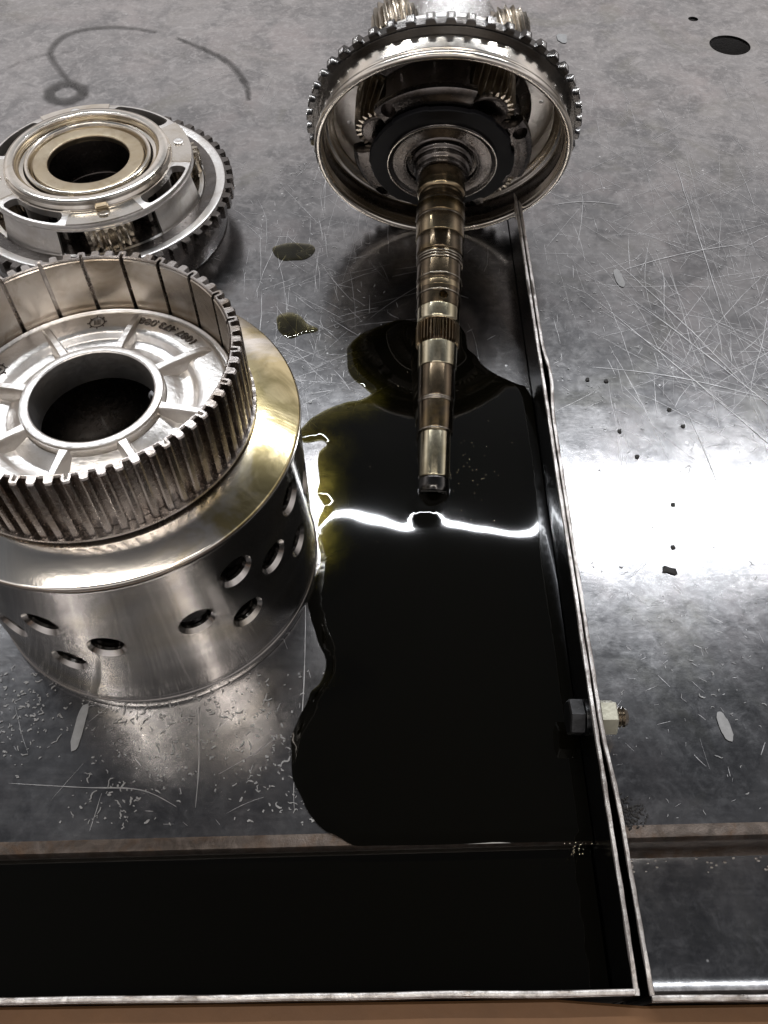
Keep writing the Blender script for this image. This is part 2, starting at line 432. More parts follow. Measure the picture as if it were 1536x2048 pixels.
def gutter_prof(x):
    y = ystep(x); yl = ylip(x)
    return [(y - .012, -.0588), (y - .02, -.060), (yl + .03, -.060), (yl + .017, -.058), (yl + .010, -.052), (yl + .0075, -.04)]
def lip_prof(x):
    yl = ylip(x)
    return [(yl + .0015, -.04), (yl + .0010 + wob(x), .0), (yl + .0004 + wob(x, 1), .0722)]
def edge_x(name, x0, x1, nx):      # bare cut edge of the front wall
    vs, fs = [], []
    for i in range(nx + 1):
        x = x0 + (x1 - x0) * i / nx; yl = ylip(x) + .0004; t = wob(x * 6, 5) * .5
        for dy, dz in ((.0005, .070), (.0005, .0750), (.0014, .0760 + t), (.0052, .0762 + t), (.0062, .0752), (.0062, .070)):
            vs.append((x, yl + dy + wob(x, 1), dz))
    for i in range(nx):
        for k in range(6):
            j = (k + 1) % 6; fs.append((i * 6 + k, (i + 1) * 6 + k, (i + 1) * 6 + j, i * 6 + j))
    fs.append(tuple(range(6))); fs.append(tuple(range(nx * 6, nx * 6 + 6)))
    me = bpy.data.meshes.new(name); me.from_pydata(vs, [], fs); me.update()
    bm = bmesh.new(); bm.from_mesh(me); bpy.data.meshes.remove(me); return bm_mesh(name, bm, 50)
def wall_y(name, fx, z0, z1, top=False):
    """upright side wall running away from the viewer; fx(y) = centre x"""
    ys = [.078 + i * .012 for i in range(96)] + [1.25 + i * .1 for i in range(20)]
    sec = ((-.0023, z0), (-.0023, z1), (.0023, z1), (.0023, z0)) if not top else ((-.0026, z0), (-.0026, z1 - .0012), (-.0017, z1), (.0017, z1), (.0026, z1 - .0012), (.0026, z0))
    vs, fs = [], []; m = len(sec)
    for i, y in enumerate(ys):
        x = fx(y)
        for dx, z in sec:
            j = .0007 * noise.noise(Vector((y * 60, z * 9, dx * 900))) if top else 0
            vs.append((x + dx + j, y, z + (j if z > z0 + .001 else 0)))
    for i in range(len(ys) - 1):
        for k in range(m):
            j = (k + 1) % m; fs.append((i * m + k, (i + 1) * m + k, (i + 1) * m + j, i * m + j))
    fs.append(tuple(range(m))); fs.append(tuple(range((len(ys) - 1) * m, len(ys) * m)))
    me = bpy.data.meshes.new(name); me.from_pydata(vs, [], fs); me.update()
    bm = bmesh.new(); bm.from_mesh(me); bpy.data.meshes.remove(me); return bm_mesh(name, bm, 50)
def xl(y): return .2445 + .0008 * noise.noise(Vector((y * 4, 0, 0)))
def sst(a, b, v):
    t = max(0, min(1, (v - a) / (b - a))); return t * t * (3 - 2 * t)
def xr(y):
    return .2515 + .0006 * noise.noise(Vector((y * 4, 5, 0))) + .0065 * exp(-((y - .905) / .05) ** 2) + .0062 * (1 - sst(.235, .36, y)) + .002 * (1 - sst(.06, .2, y))

tl = empty('steel_tray', 'worn grey steel tray holding the gear parts and the black oil', 'tray', (0, 0, 0))
link('tray_floor', sheet('tray_floor', -1.7, .2410, 60, floor_prof(True)), 'plate', tl)
link('step_bead', sheet('step_bead', -1.7, .2410, 90, bead_prof), 'bead', tl)
link('gutter', sheet('gutter', -1.7, .2410, 20, gutter_prof), 'plate', tl)
link('front_wall', sheet('front_wall', -1.7, .2475, 60, lip_prof), 'plate', tl)
link('front_wall_edge', edge_x('front_wall_edge', -1.7, .2475, 260), 'edge', tl)
link('side_wall', wall_y('side_wall', xl, -.063, .0735), 'wall', tl)
link('side_wall_edge', wall_y('side_wall_edge', xl, .0737, .0765, True), 'edge', tl)
trr = empty('steel_tray', 'scratched bare steel tray with a round hole, empty and shining under the lamp', 'tray', (0, 0, 0))
fm = sheet('tray_floor', .2560, 1.7, 40, floor_prof(False))
cb = bmesh.new()
cyl_bm(cb, .0490, .0490, .05, Matrix.Translation((.845, 2.097, 0)), 64); cyl_bm(cb, .0125, .0125, .05, Matrix.Translation((.784, 2.231, 0)), 32)
fm = boolean(fm, cb)
link('tray_floor', fm, 'plate', trr)
link('step_bead', sheet('step_bead', .2560, 1.7, 90, bead_prof), 'bead', trr)
link('gutter', sheet('gutter', .2560, 1.7, 20, gutter_prof), 'plate', trr)
link('front_wall', sheet('front_wall', .2590, 1.7, 60, lambda x: [(y - .006, z) for y, z in lip_prof(x)]), 'plate', trr)
eo = link('front_wall_edge', edge_x('front_wall_edge', .2590, 1.7, 220), 'edge', trr, (0, -.006, 0))
link('side_wall', wall_y('side_wall', xr, -.063, .0725), 'wall', trr)
link('side_wall_edge', wall_y('side_wall_edge', xr, .0727, .0752, True), 'edge', trr)
# loose grit in the gutter corner of the empty tray
bm = bmesh.new()
for i in range(150):
    x = random.uniform(.262, .30) if random.random() < .45 else random.uniform(.262, .7); y = ystep(x) - .014 - random.random() ** 2 * .016; r = random.uniform(.0006, .0018)
    bmesh.ops.create_icosphere(bm, subdivisions=1, radius=r, matrix=Matrix.Translation((x, y, -.0592 + r * .3)) @ Matrix.Diagonal((1.5, 1, .7, 1)))
tag(link('grit', bm_mesh('grit', bm), 'edge', trr), kind='stuff')
# board under the front of the trays
bm = bmesh.new(); fv = []
for i in range(41):
    x = -1.7 + 3.4 * i / 40; y = ylip(x) + (.0005 if x < .25 else -.0060) ; fv.append([bm.verts.new(v) for v in ((x, -.2, -.06), (x, -.2, .056), (x, y - .003, .056), (x, y - .0005, .053), (x, y - .0005, -.06))])
for a_, b_ in zip(fv, fv[1:]):
    for q in range(5): bm.faces.new((a_[q], b_[q], b_[(q + 1) % 5], a_[(q + 1) % 5]))
bm.faces.new(fv[0]); bm.faces.new(fv[-1][::-1])
b_ = bm_mesh('bench_board', bm); tag(link('bench_board', b_, 'wood'), 'rust brown board running under the front walls of both trays', 'board')

# scratches as hair-thin scuffed ribbons on the steel
def ribbon(bm, pts, w, z):
    n = len(pts); L = []; R = []
    for i, p in enumerate(pts):
        a = Vector(pts[max(0, i - 1)]); b = Vector(pts[min(n - 1, i + 1)]); d = (b - a)
        d = d.normalized() if d.length > 1e-9 else Vector((1, 0)); q = Vector((-d.y, d.x)) * w * (.25 + .75 * sin(pi * (i + .4) / (n - .2))) * random.uniform(.5, 1.2)
        zz = z + (sag(p[0], p[1]) if p[0] < .24 else 0)
        L.append(bm.verts.new((p[0] + q.x, p[1] + q.y, zz))); R.append(bm.verts.new((p[0] - q.x, p[1] - q.y, zz)))
    for i in range(n - 1): bm.faces.new((L[i], R[i], R[i + 1], L[i + 1]))
def scratch_set(bm, n, cx, cy, sx, sy, lmin, lmax, w, ok, curl=.25):
    for _ in range(n):
        x, y = random.gauss(cx, sx), random.gauss(cy, sy)
        L = lmin + (lmax - lmin) * random.random() ** 3; a = random.choice((random.uniform(0, pi), random.gauss(.5, .25), random.gauss(2.3, .3), random.gauss(1.55, .1)))
        k = random.uniform(-1, 1) * curl / max(L, .01) * .35; m = max(3, int(L / .012) + 2); pts = []
        for i in range(m):
            pts.append((x, y)); x += cos(a) * L / m; y += sin(a) * L / m; a += k * L / m + random.gauss(0, .04)
        if all(ok(*p) for p in pts): ribbon(bm, pts, w * random.uniform(.5, 1.5), random.uniform(.0002, .0007))
def ok_l(x, y): return x < .236 and x > -1.4 and y > ystep(x) + .014 and y < 3
def ok_r(x, y): return x > .262 and x < 1.6 and y > ystep(x) + .014 and y < 3 and (x - .845) ** 2 + (y - 2.097) ** 2 > .0026
bm = bmesh.new()
scratch_set(bm, 300, -.13, 1.15, .07, .20, .01, .20, .0003, ok_l)
scratch_set(bm, 170, -.16, .80, .05, .18, .01, .10, .0003, ok_l)
scratch_set(bm, 50, -.35, .34, .25, .09, .01, .10, .0003, ok_l)
scratch_set(bm, 90, -.15, 1.6, .3, .35, .02, .22, .0003, ok_l)
scratch_set(bm, 60, .05, 1.0, .1, .3, .02, .16, .0004, ok_l)
for p in (((-.11, .60), (-.105, .5), (-.103, .40), (-.108, .31), (-.105, .27)), ((-.235, .40), (-.225, .33), (-.222, .27)), ((-.45, .305), (-.36, .30), (-.29, .297), (-.24, .275))):
    ribbon(bm, smooth_loop(list(p) + list(p)[::-1], 6)[:6 * (len(p) - 1)], .0006, .0008)
tag(link('scratches', bm_mesh('scratches', bm), 'scratch', tl), kind='stuff')
bm = bmesh.new()
scratch_set(bm, 520, .62, 1.25, .20, .24, .01, .30, .0003, ok_r)
scratch_set(bm, 200, .60, .95, .12, .10, .01, .30, .00035, ok_r)
scratch_set(bm, 120, .40, .70, .10, .3, .004, .05, .0003, ok_r)
scratch_set(bm, 60, .42, .42, .10, .10, .004, .03, .0003, ok_r)
scratch_set(bm, 70, .7, 1.8, .25, .3, .02, .2, .0003, ok_r)
for a, b in (((.365, 1.19), (.72, .64)), ((.44, 1.18), (.70, .79)), ((.42, 1.30), (.60, .95)), ((.335, 1.45), (.47, 1.45)), ((.42, 1.24), (.70, 1.33)), ((.49, .90), (.51, .69)), ((.35, 1.0), (.62, .93)), ((.61, 1.6), (.60, 1.1))):
    m = 14; pts = [(a[0] + (b[0] - a[0]) * i / m + random.gauss(0, .0006), a[1] + (b[1] - a[1]) * i / m + .012 * sin(pi * i / m)) for i in range(m + 1)]
    ribbon(bm, pts, .0008, random.uniform(.0008, .0011))
tag(link('scratches', bm_mesh('scratches', bm), 'scratch', trr), kind='stuff')
# short wormy scuffs
def flecks(parent, n, box, ok, wmin=.0005, wmax=.0015):
    bm = bmesh.new(); x0, x1, y0, y1 = box; k = 0
    while k < n:
        x, y = random.uniform(x0, x1), random.uniform(y0, y1)
        if noise.noise(Vector((x * 9, y * 9, 3))) < random.uniform(-.35, .35) or not ok(x, y): continue
        k += 1; a = random.uniform(0, 2 * pi); m = random.choice((2, 2, 2, 3, 3, 4, 6)); st = random.uniform(.0012, .0034); pts = []
        for i in range(m):
            if not ok(x, y): break
            pts.append((x, y)); a += random.gauss(0, .9); x += cos(a) * st; y += sin(a) * st
        if len(pts) > 1: ribbon(bm, pts, random.uniform(wmin, wmax), random.uniform(.0009, .0013))
    tag(link('scuffs', bm_mesh('scuffs', bm), 'scuff', parent), kind='stuff')
flecks(tl, 700, (-.62, -.06, .255, .45), ok_l)
flecks(tl, 160, (-.22, .0, .7, 1.6), ok_l, .0005, .0011)
flecks(trr, 600, (.27, .9, .26, 1.35), ok_r, .0003, .0010)
# dried smears and oily marks lying on the steel
def blob(cx, cy, rx, ry, rot=0, n=22, j=.18, seed=0):
    out = []
    for i in range(n):
        t = 2 * pi * i / n; r = 1 + j * noise.noise(Vector((cos(t) * 1.7 + seed, sin(t) * 1.7, seed)))*2
        x, y = rx * r * math.copysign(abs(cos(t)) ** .75, cos(t)), ry * r * math.copysign(abs(sin(t)) ** .75, sin(t)); out.append((cx + x * cos(rot) - y * sin(rot), cy + x * sin(rot) + y * cos(rot)))
    return out
def flat(name, poly, z, h, m, label, cat, group=None):
    bm = bmesh.new(); zz = [z, z + h]
    a = [bm.verts.new((x, y, z)) for x, y in poly]; cx = sum(p[0] for p in poly) / len(poly); cy = sum(p[1] for p in poly) / len(poly)
    b = [bm.verts.new((cx + (x - cx) * .86, cy + (y - cy) * .86, z + h)) for x, y in poly]; c = bm.verts.new((cx, cy, z + h * 1.1)); n = len(poly)
    for i in range(n):
        bm.faces.new((a[i], a[(i + 1) % n], b[(i + 1) % n], b[i])); bm.faces.new((b[i], b[(i + 1) % n], c))
    return tag(link(name, bm_mesh(name, bm, 60), m), label, cat, group)
flat('dried_smear', blob(.4323, 1.228, .0075, .024, .1, seed=1, j=.08), .0012, .0005, 'smear', 'pale oval dried smear on the empty tray level with the shaft spline', 'smear')
flat('dried_smear', blob(.4248, .376, .0070, .019, .15, seed=2, j=.10), .0012, .0005, 'smear', 'pale oval dried smear on the empty tray beside the bolt thread', 'smear')
flat('dried_smear', blob(.4389, 2.13, .013, .022, 0, seed=3), .0012, .0004, 'smear', 'faint round smear on the empty tray behind the toothed ring', 'smear')
flat('dried_smear', blob(-.3795, .375, .0065, .029, -.06, seed=4, j=.12), .0012, .0005, 'smear', 'long pale smear in front of the perforated drum', 'smear')
for i, (x, y, t) in enumerate([(.3381, .9708, 'small black spot nearest the bulge in the side wall'), (.3683, .9674, 'small black spot, second from the bulge in the side wall'), (.4603, .9042, 'small black spot farthest from the viewer among those in the scratched area'), (.4756, .869, 'small black spot farthest from the side wall'),
        (.3729, .8586, 'round black spot with a short tail above the glare'), (.3915, .8068, 'round black spot at the far edge of the glare'), (.4289, .7155, 'small black spot at the far side of the bright glare'), (.4139, .6407, 'small black spot in the middle of the bright glare')]):
    flat('grime_spot', blob(x, y, .0035, .0035, seed=i), .0014, .0008, 'dirt_and_shade', t, 'spot', 'black spots on the empty tray')
flat('grime_spot', blob(.4, .602, .011, .0055, -.3, j=.4, seed=12), .0014, .0008, 'dirt_and_shade', 'largest ragged black spot at the near edge of the glare', 'spot')
bm = bmesh.new()
for i in range(170):
    x = random.gauss(.285, .010); y = random.gauss(.268, .010); r = random.uniform(.0006, .0022)
    if x > .262 and y > .252: bmesh.ops.create_icosphere(bm, subdivisions=1, radius=r, matrix=Matrix.Translation((x, y, r * .4)) @ Matrix.Rotation(random.random() * 3, 4, 'Z') @ Matrix.Diagonal((1.6, .8, .6, 1)))
tag(link('grime_crumbs', bm_mesh('grime_crumbs', bm), 'dirt_and_shade'), 'heap of black crumbs on the empty tray beside the split walls', 'crumbs', kind='stuff')

def film_obj(name, poly, m, label, cat, step=.008, z=.0006, thick=.0003, deep=.006, group=None, **k):
    return tag(link(name, film(name, poly, step, z, thick, deep, **k), m), label, cat, group)
def stroke_poly(pts, w):
    k = smooth_loop(list(pts) + list(pts)[::-1], 5)[:5 * (len(pts) - 1)]; L, R = [], []
    for i, p in enumerate(k):
        d = (Vector(k[min(i + 1, len(k) - 1)]) - Vector(k[max(i - 1, 0)])).normalized(); t = i / (len(k) - 1); ww = w * (.6 + .4 * sin(pi * min(.97, max(.03, t))))
        L.append((p[0] - d.y * ww, p[1] + d.x * ww)); R.append((p[0] + d.y * ww, p[1] - d.x * ww))
    return L + R[::-1]
film_obj('arc_mark', stroke_poly([(-.6689, 1.8556), (-.7288, 1.9212), (-.7869, 2.0129), (-.8079, 2.0728), (-.7893, 2.1424), (-.7348, 2.1783), (-.6612, 2.1861), (-.5832, 2.168), (-.5489, 2.1475)], .013), 'mark', 'broad grey arc mark curling behind the bearing carrier', 'mark', .01, .0010, .0002, .011)
film_obj('arc_mark', stroke_poly([(-.5161, 2.1348), (-.448, 2.085), (-.3804, 2.0247), (-.3376, 1.955), (-.3137, 1.8881), (-.3063, 1.8343)], .012), 'mark', 'dark curved arc mark ending beside the bearing carrier, darkest of the arcs', 'mark', .01, .0010, .0002, .0035)
film_obj('arc_mark', stroke_poly([(-1.0, 1.93), (-.9051, 1.9733), (-.859, 2.0247), (-.8119, 2.0534), (-.7486, 2.0679), (-.7002, 2.0679)], .007), 'mark', 'thin faint wavy mark crossing the broad arc', 'mark', .01, .0014, .0002, .012)
film_obj('arc_mark', stroke_poly([(-.64, 2.02), (-.60, 2.05), (-.52, 2.062), (-.4554, 2.0486), (-.4049, 2.0295), (-.3581, 1.9825)], .007), 'mark', 'faint short mark merging into the dark arc', 'mark', .01, .0018, .0002, .012)
# ring-shaped oil print: annulus made of an outer and inner loop
def ring_film(name, cx, cy, rx, ry, k, m, label, cat):
    vs, fs, dep = [], [], []; n = 72
    for i in range(n):
        t = 2 * pi * i / n; j = 1 + .10 * noise.noise(Vector((cos(t) * 3, sin(t) * 3, 1)))
        for q, d in ((k * .96, 0), (k + (1 - k) * .2, 1), (.82, 1), (1.02, 0)):
            vs.append((cx + rx * q * j * cos(t), cy + ry * q * j * sin(t), .0022 + .0003 * d)); dep.append(d)
    for i in range(n):
        a, b = i * 4, ((i + 1) % n) * 4
        for q in range(3): fs.append((a + q, a + q + 1, b + q + 1, b + q))
    me = bpy.data.meshes.new(name); me.from_pydata(vs, [], fs); me.update(); at = me.attributes.new('depth', 'FLOAT', 'POINT')
    for i, d in enumerate(dep): at.data[i].value = d
    me.shade_smooth(); return tag(link(name, me, m), label, cat)
ring_film('ring_mark', -.728, 1.876, .054, .056, .42, 'mark', 'small dark ring-shaped oil print behind the bearing carrier', 'mark')
film_obj('oil_drop', smooth_loop([(-.1876, 1.1267), (-.1669, 1.1358), (-.1486, 1.1267), (-.1343, 1.1061), (-.1171, 1.096), (-.1184, 1.0859), (-.1408, 1.0809), (-.1626, 1.0697), (-.181, 1.0846), (-.1876, 1.1036)], 5), 'oil_thin', 'small olive oil drop shaped like a teardrop beyond the drum', 'oil drop', .005, .0009, .0012, .075)
film_obj('oil_drop', smooth_loop([(-.2117, 1.3132), (-.1844, 1.3298), (-.1411, 1.3252), (-.1305, 1.3028), (-.1529, 1.2808), (-.1954, 1.2837)], 5, .004), 'oil_thin', 'thin faint olive oil stain farthest from the big puddle', 'oil drop', .006, .0009, .0005, .9)

# the big puddle
L = [(.0632, 1.1061), (.0282, 1.1164), (-.007, 1.0972), (-.0348, 1.0809), (-.0584, 1.0536), (-.0625, 1.0115), (-.0525, .9766), (-.0213, .9426), (-.0375, .926), (-.0674, .9172), (-.0952, .902), (-.1199, .8806), (-.1343, .8534), (-.127, .836), (-.1006, .8411), (-.0884, .8309), (-.0994, .8158), (-.1014, .7911), (-.0971, .7621), (-.099, .7386), (-.089, .7155), (-.0938, .6885), (-.0951, .6535), (-.0907, .6196), (-.0976, .5869), (-.1043, .5552), (-.0987, .5244), (-.0848, .4873), (-.0757, .4586), (-.0825, .4342), (-.0934, .4206), (-.0989, .4038), (-.1077, .3807), (-.1137, .3583), (-.1127, .3333), (-.1082, .3091), (-.0984, .2855), (-.0855, .2653), (-.0685, .2501), (-.045, .2401), (-.030, .2330)]
R_ = [(.05, .2340), (.13, .2360), (.2408, .2385), (.2408, .5), (.2408, .75), (.2408, .93)]
R2 = [(.2326, .9538), (.2168, .9617), (.2027, .9708), (.1814, .9858), (.1636, 1.008), (.1547, 1.027), (.143, 1.0439), (.1406, 1.0784), (.1289, 1.1036), (.1119, 1.1164), (.0899, 1.1164)]
def open_curve(pts, k, jit):
    q = [pts[0]] + pts + [pts[-1]]; full = smooth_loop(q, k, jit); return full[k:k * (len(q) - 2)] + [pts[-1]]
lp = open_curve(L, 4, .0035); rp = open_curve(R2, 3, .0015)
WX = [(-.2, -.005), (-.09, -.005), (-.01, 0), (.035, .006), (.052, .004), (.068, -.002), (.10, .0035), (.14, .009), (.185, .014), (.215, .012), (.24, .004)]
def wave(x, y):
    m = WX[0][1]
    for (a, va), (b, vb) in zip(WX, WX[1:]):
        if a <= x < b: m = va + (vb - va) * sst(a, b, x)
    if x >= WX[-1][0]: m = WX[-1][1]
    return WSIGN * m * (y - .69) * exp(-((y - .69) / .13) ** 2) + .0016 * exp(-((x - .060) ** 2 + (y - .700) ** 2) / .012 ** 2)
WSIGN = -1
pool = film('oil_puddle', lp + R_ + rp,   .0095, .0022, .0012, .085, wave=wave, hard=lambda x, y: max(sst(-.06, .0, x) * (1 - sst(.28, .34, y)), sst(.0, .06, x), (1 - sst(.50, .68, y)) * (1 - .8 * exp(-((y - .435) / .03) ** 2)) * .85 + .0))
tag(link('oil_puddle', pool, 'oil'), 'large black oil puddle spreading beneath the shaft tip along the tray wall', 'oil')
go = film('oil_puddle', [(-1.69, ystep(-1.69) - .0035), (-.8, ystep(-.8) - .0035), (-.3, ystep(-.3) - .0035), (.2405, ystep(.2405) - .0035), (.2405, ylip(.2405) + .0078), (-.3, ylip(-.3) + .0078), (-.8, ylip(-.8) + .0078), (-1.69, ylip(-1.69) + .0078)], .02, -.016, .001, .002, hard=lambda x, y: True)
for d in go.attributes['depth'].data: d.value = 1.0
tag(link('oil_puddle', go, 'oil'), 'deep still black oil filling the gutter behind the front wall', 'oil')
# bubbles floating on the oil, plus silver beads set as highlights at the step
bm = bmesh.new()
for i in range(60):
    x, y = random.gauss(.13, .035), random.gauss(.80, .045)
    if i > 34: x, y = random.uniform(-.08, .22), random.uniform(.6, 1.0)
    if abs(x - .071) < .03: continue
    r = random.uniform(.0004, .0011)
    bmesh.ops.create_icosphere(bm, subdivisions=2, radius=r, matrix=Matrix.Translation((x, y, .0030)))
for i in range(26):
    x = random.gauss(.222, .007); y = .238 + random.gauss(-.006, .006); r = random.uniform(.0004, .0012)
    bmesh.ops.create_icosphere(bm, subdivisions=2, radius=r, matrix=Matrix.Translation((min(x, .239), y, .001)))
tag(link('oil_bubbles_and_glints', bm_mesh('oil_bubbles_and_glints', bm), 'silver'), 'tiny bright bubbles on the black puddle, silver highlight specks along the step', 'bubbles', kind='stuff')

# ------------------------------------------------------------------ bolt through both side walls
def xcyl(r, x0, x1, seg=6, ph=0, b=.0012, m='boltm', name='head', thread=0):
    prof = [(0.0001, x0), (r, x0), (r, x1), (.0001, x1)]
    th = [2 * pi * i / seg + ph for i in range(seg)]
    if seg == 6:
        secs = [(r * .9, x0), (r, x0 + .0016), (r, x1 - .0016), (r * .9, x1)]
        return polar(name, secs, th, False, (True, True), 20)
    if thread:
        secs = []; k = int((x1 - x0) / thread)
        for i in range(k):
            z = x0 + i * thread; secs += [(r * .76, z), (r, z + thread * .5)]
        secs.append((r * .75, x1)); secs.append((r * .6, x1 + .001))
        return polar(name, secs, [2 * pi * i / 40 for i in range(40)], False, (True, True), 20)
    return lathe(name, prof, b, seg, False)
bt = empty('hex_bolt', 'dark hex bolt with yellowed nut and protruding thread, clamping both side walls', 'bolt', mat=Matrix.Translation((.2475, .371, .043)) @ Matrix.Rotation(radians(90), 4, 'Y') @ Matrix.Rotation(radians(12), 4, 'Z'))
link('head', xcyl(.0225, -.0270, -.0085, name='head'), 'boltm', bt)
link('washer', lathe('washer', [(.005, -.0083), (.0215, -.0083), (.0215, -.0045), (.005, -.0045)], .0006, 48), 'boltm', bt)
link('nut', xcyl(.0215, .0090, .0300, name='nut', ph=.3), 'zinc', bt)
link('thread', xcyl(.0125, -.004, .0440, seg=40, thread=.0046, name='thread'), 'gear', bt)

# ------------------------------------------------------------------ perforated drum
DC = (-.313, .620)
dr = empty('clutch_drum', 'large polished steel drum pierced by round holes, standing at the edge of the puddle', 'drum', (*DC, 0))
sh = lathe('shell', [(.2190, .0010), (.2190, .0165), (.2168, .0185), (.2168, .0215), (.2160, .0235), (.2160, .284), (.2192, .2885), (.2192, .2935), (.2070, .2930), (.2070, .0010)], .0011, 256)
holes = [(-104.6, .205), (-103.3, .119), (-88.3, .1645), (-60.9, .173), (-45.4, .223), (-45.1, .1285), (-30.8, .1837), (-17.1, .237), (-15.8, .1413), (-119.5, .165), (0, .19), (14, .23), (14, .13), (30, .18), (75, .21), (92, .12), (165, .2), (195, .15), (215, .2)]
cb = bmesh.new()
for a, z in holes:
    mt = Matrix.Rotation(radians(a), 4, 'Z') @ Matrix.Translation((.2100, 0, z)) @ Matrix.Rotation(radians(90), 4, 'Y')
    bmesh.ops.create_cone(cb, cap_ends=True, segments=40, radius1=.0180, radius2=.0180, depth=.03, matrix=mt)
    bmesh.ops.create_cone(cb, cap_ends=True, segments=40, radius1=.0165, radius2=.0262, depth=.0084, matrix=Matrix.Rotation(radians(a), 4, 'Z') @ Matrix.Translation((.2160, 0, z)) @ Matrix.Rotation(radians(90), 4, 'Y'))
# two passes keep the cutters from overlapping each other
bmesh.ops.delete(cb, geom=cb.verts[:], context='VERTS')
cb1, cb2 = bmesh.new(), bmesh.new()
for a, z in holes:
    rz = Matrix.Rotation(radians(a), 4, 'Z'); ry = Matrix.Rotation(radians(90), 4, 'Y')
    cyl_bm(cb1, .0180, .0180, .04, rz @ Matrix.Translation((.2100, 0, z)) @ ry, 48)
    cyl_bm(cb2, .0172, .0268, .0096, rz @ Matrix.Translation((.2148, 0, z)) @ ry, 48)
cb.free()
cb3 = cb1.copy()
sh = boolean(sh, cb1); sh = boolean(sh, cb2)
link('shell', sh, 'drum', dr)
link('shoulder', lathe('shoulder', [(.2065, .2885), (.2160, .2942), (.2188, .2948), (.2170, .2972), (.1900, .3060), (.1735, .3095), (.150, .3095), (.150, .3000), (.170, .3000), (.200, .2885)], .0012, 256), 'shoulder', dr)
link('shade_lining', boolean(lathe('shade_lining', [(.2052, .004), (.2052, .285), (.2015, .285), (.2015, .004)], .001, 128), cb3), 'cast_dark', dr)  # dark lining added so the drum interior looks shaded
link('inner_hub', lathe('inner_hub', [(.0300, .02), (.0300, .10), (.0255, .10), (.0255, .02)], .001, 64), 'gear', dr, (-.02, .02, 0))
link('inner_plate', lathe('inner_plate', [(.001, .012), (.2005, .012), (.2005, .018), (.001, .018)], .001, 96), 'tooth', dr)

# ------------------------------------------------------------------ splined basket standing on the drum
bk = empty('splined_basket', 'splined pressed steel clutch basket with ribbed hub, stacked on the perforated drum', 'clutch basket', mat=Matrix.Translation((DC[0] - .003, DC[1] - .002, .3100)) @ Matrix.Rotation(radians(-1.2), 4, 'X') @ Matrix.Rotation(radians(-.6), 4, 'Y') )
NT = 66; th = []; ro = []; ri = []
for k in range(NT):
    slot = k % 3 == 0
    for f, o, i in ((-.5, .1625, 0), (-.30, .1625, 0), (-.24, .1700, 0), (-.13, .1712, 0), (-.11, .1712, 1), (.11, .1712, 1), (.13, .1712, 0), (.24, .1700, 0), (.30, .1625, 0)):
        th.append(2 * pi * (k + f) / NT + .03); ro.append(o); ri.append(.1660 if (slot and i) else .1588)
H = .090
up = [x + .0012 for x in ri]; dn = [x - .0014 for x in ro]
secs = [(ri, .006), (ri, H - .0012), (up, H), (dn, H), (ro, H - .0016), (ro, .0058), ([x - .001 for x in ro], .0048), (.1742, .0044), (.1742, .0012), (.1600, .0012)]
link('splined_wall', polar('splined_wall', secs, th, True, ang=24), 'basket', bk)
# bright lining seen inside the wall, between the slots
for k in range(NT // 3):
    a0 = 2 * pi * (k * 3 + .17) / NT + .03; a1 = 2 * pi * (k * 3 + 2.83) / NT + .03
    vs, fs = [], []
    for i in range(13):
        a = a0 + (a1 - a0) * i / 12
        for r, z in ((.1586, .012), (.1586, H - .003), (.1574, H - .004), (.1574, .012)): vs.append((r * cos(a), r * sin(a), z))
    for i in range(12):
        for q in range(4): fs.append((i * 4 + q, i * 4 + (q + 1) % 4, i * 4 + 4 + (q + 1) % 4, i * 4 + 4 + q))
    fs += [(0, 1, 2, 3), (48, 49, 50, 51)]
    me = bpy.data.meshes.new('wall_panel'); me.from_pydata(vs, [], fs); me.update(); b2 = bmesh.new(); b2.from_mesh(me); bpy.data.meshes.remove(me)
    link('wall_panel', bm_mesh('wall_panel', b2), 'inner', bk)
web = lathe('web', [(.1570, .0080), (.1570, .0165), (.1545, .0190), (.1520, .0160), (.1490, .0155), (.1460, .0195), (.1420, .0200), (.1200, .0215), (.1130, .0195), (.1080, .0125), (.0960, .0110), (.0890, .0150), (.0790, .0200), (.0780, .0180), (.0780, .0040)], .0018, 200)
link('web', web, 'cast', bk)
link('hub', lathe('hub', [(.0780, .0050), (.0780, .0275), (.0765, .0305), (.0690, .0308), (.0668, .0295), (.0660, -.010), (.0700, -.010)], .0012, 160), 'cast', bk)
for k in range(8):
    a = radians(-10 + 45 * k); b2 = bmesh.new(); sec = []
    for r, zt, hw in ((.0765, .0285, .0062), (.0900, .0285, .0052), (.1150, .0275, .0048), (.1330, .0255, .0046), (.1430, .0205, .0050)):
        sec.append([b2.verts.new(v) for v in ((r, -hw - .0040, .008), (r, -hw, zt - .0022), (r, -hw + .0018, zt), (r, hw - .0018, zt), (r, hw, zt - .0022), (r, hw + .0040, .008))])
    for s0, s1 in zip(sec, sec[1:]):
        for q in range(5): b2.faces.new((s0[q], s0[q + 1], s1[q + 1], s1[q]))
    b2.faces.new(sec[0]); b2.faces.new(sec[-1])
    link('rib', bm_mesh('rib', b2, 40), 'cast', bk, rot=(0, 0, a))
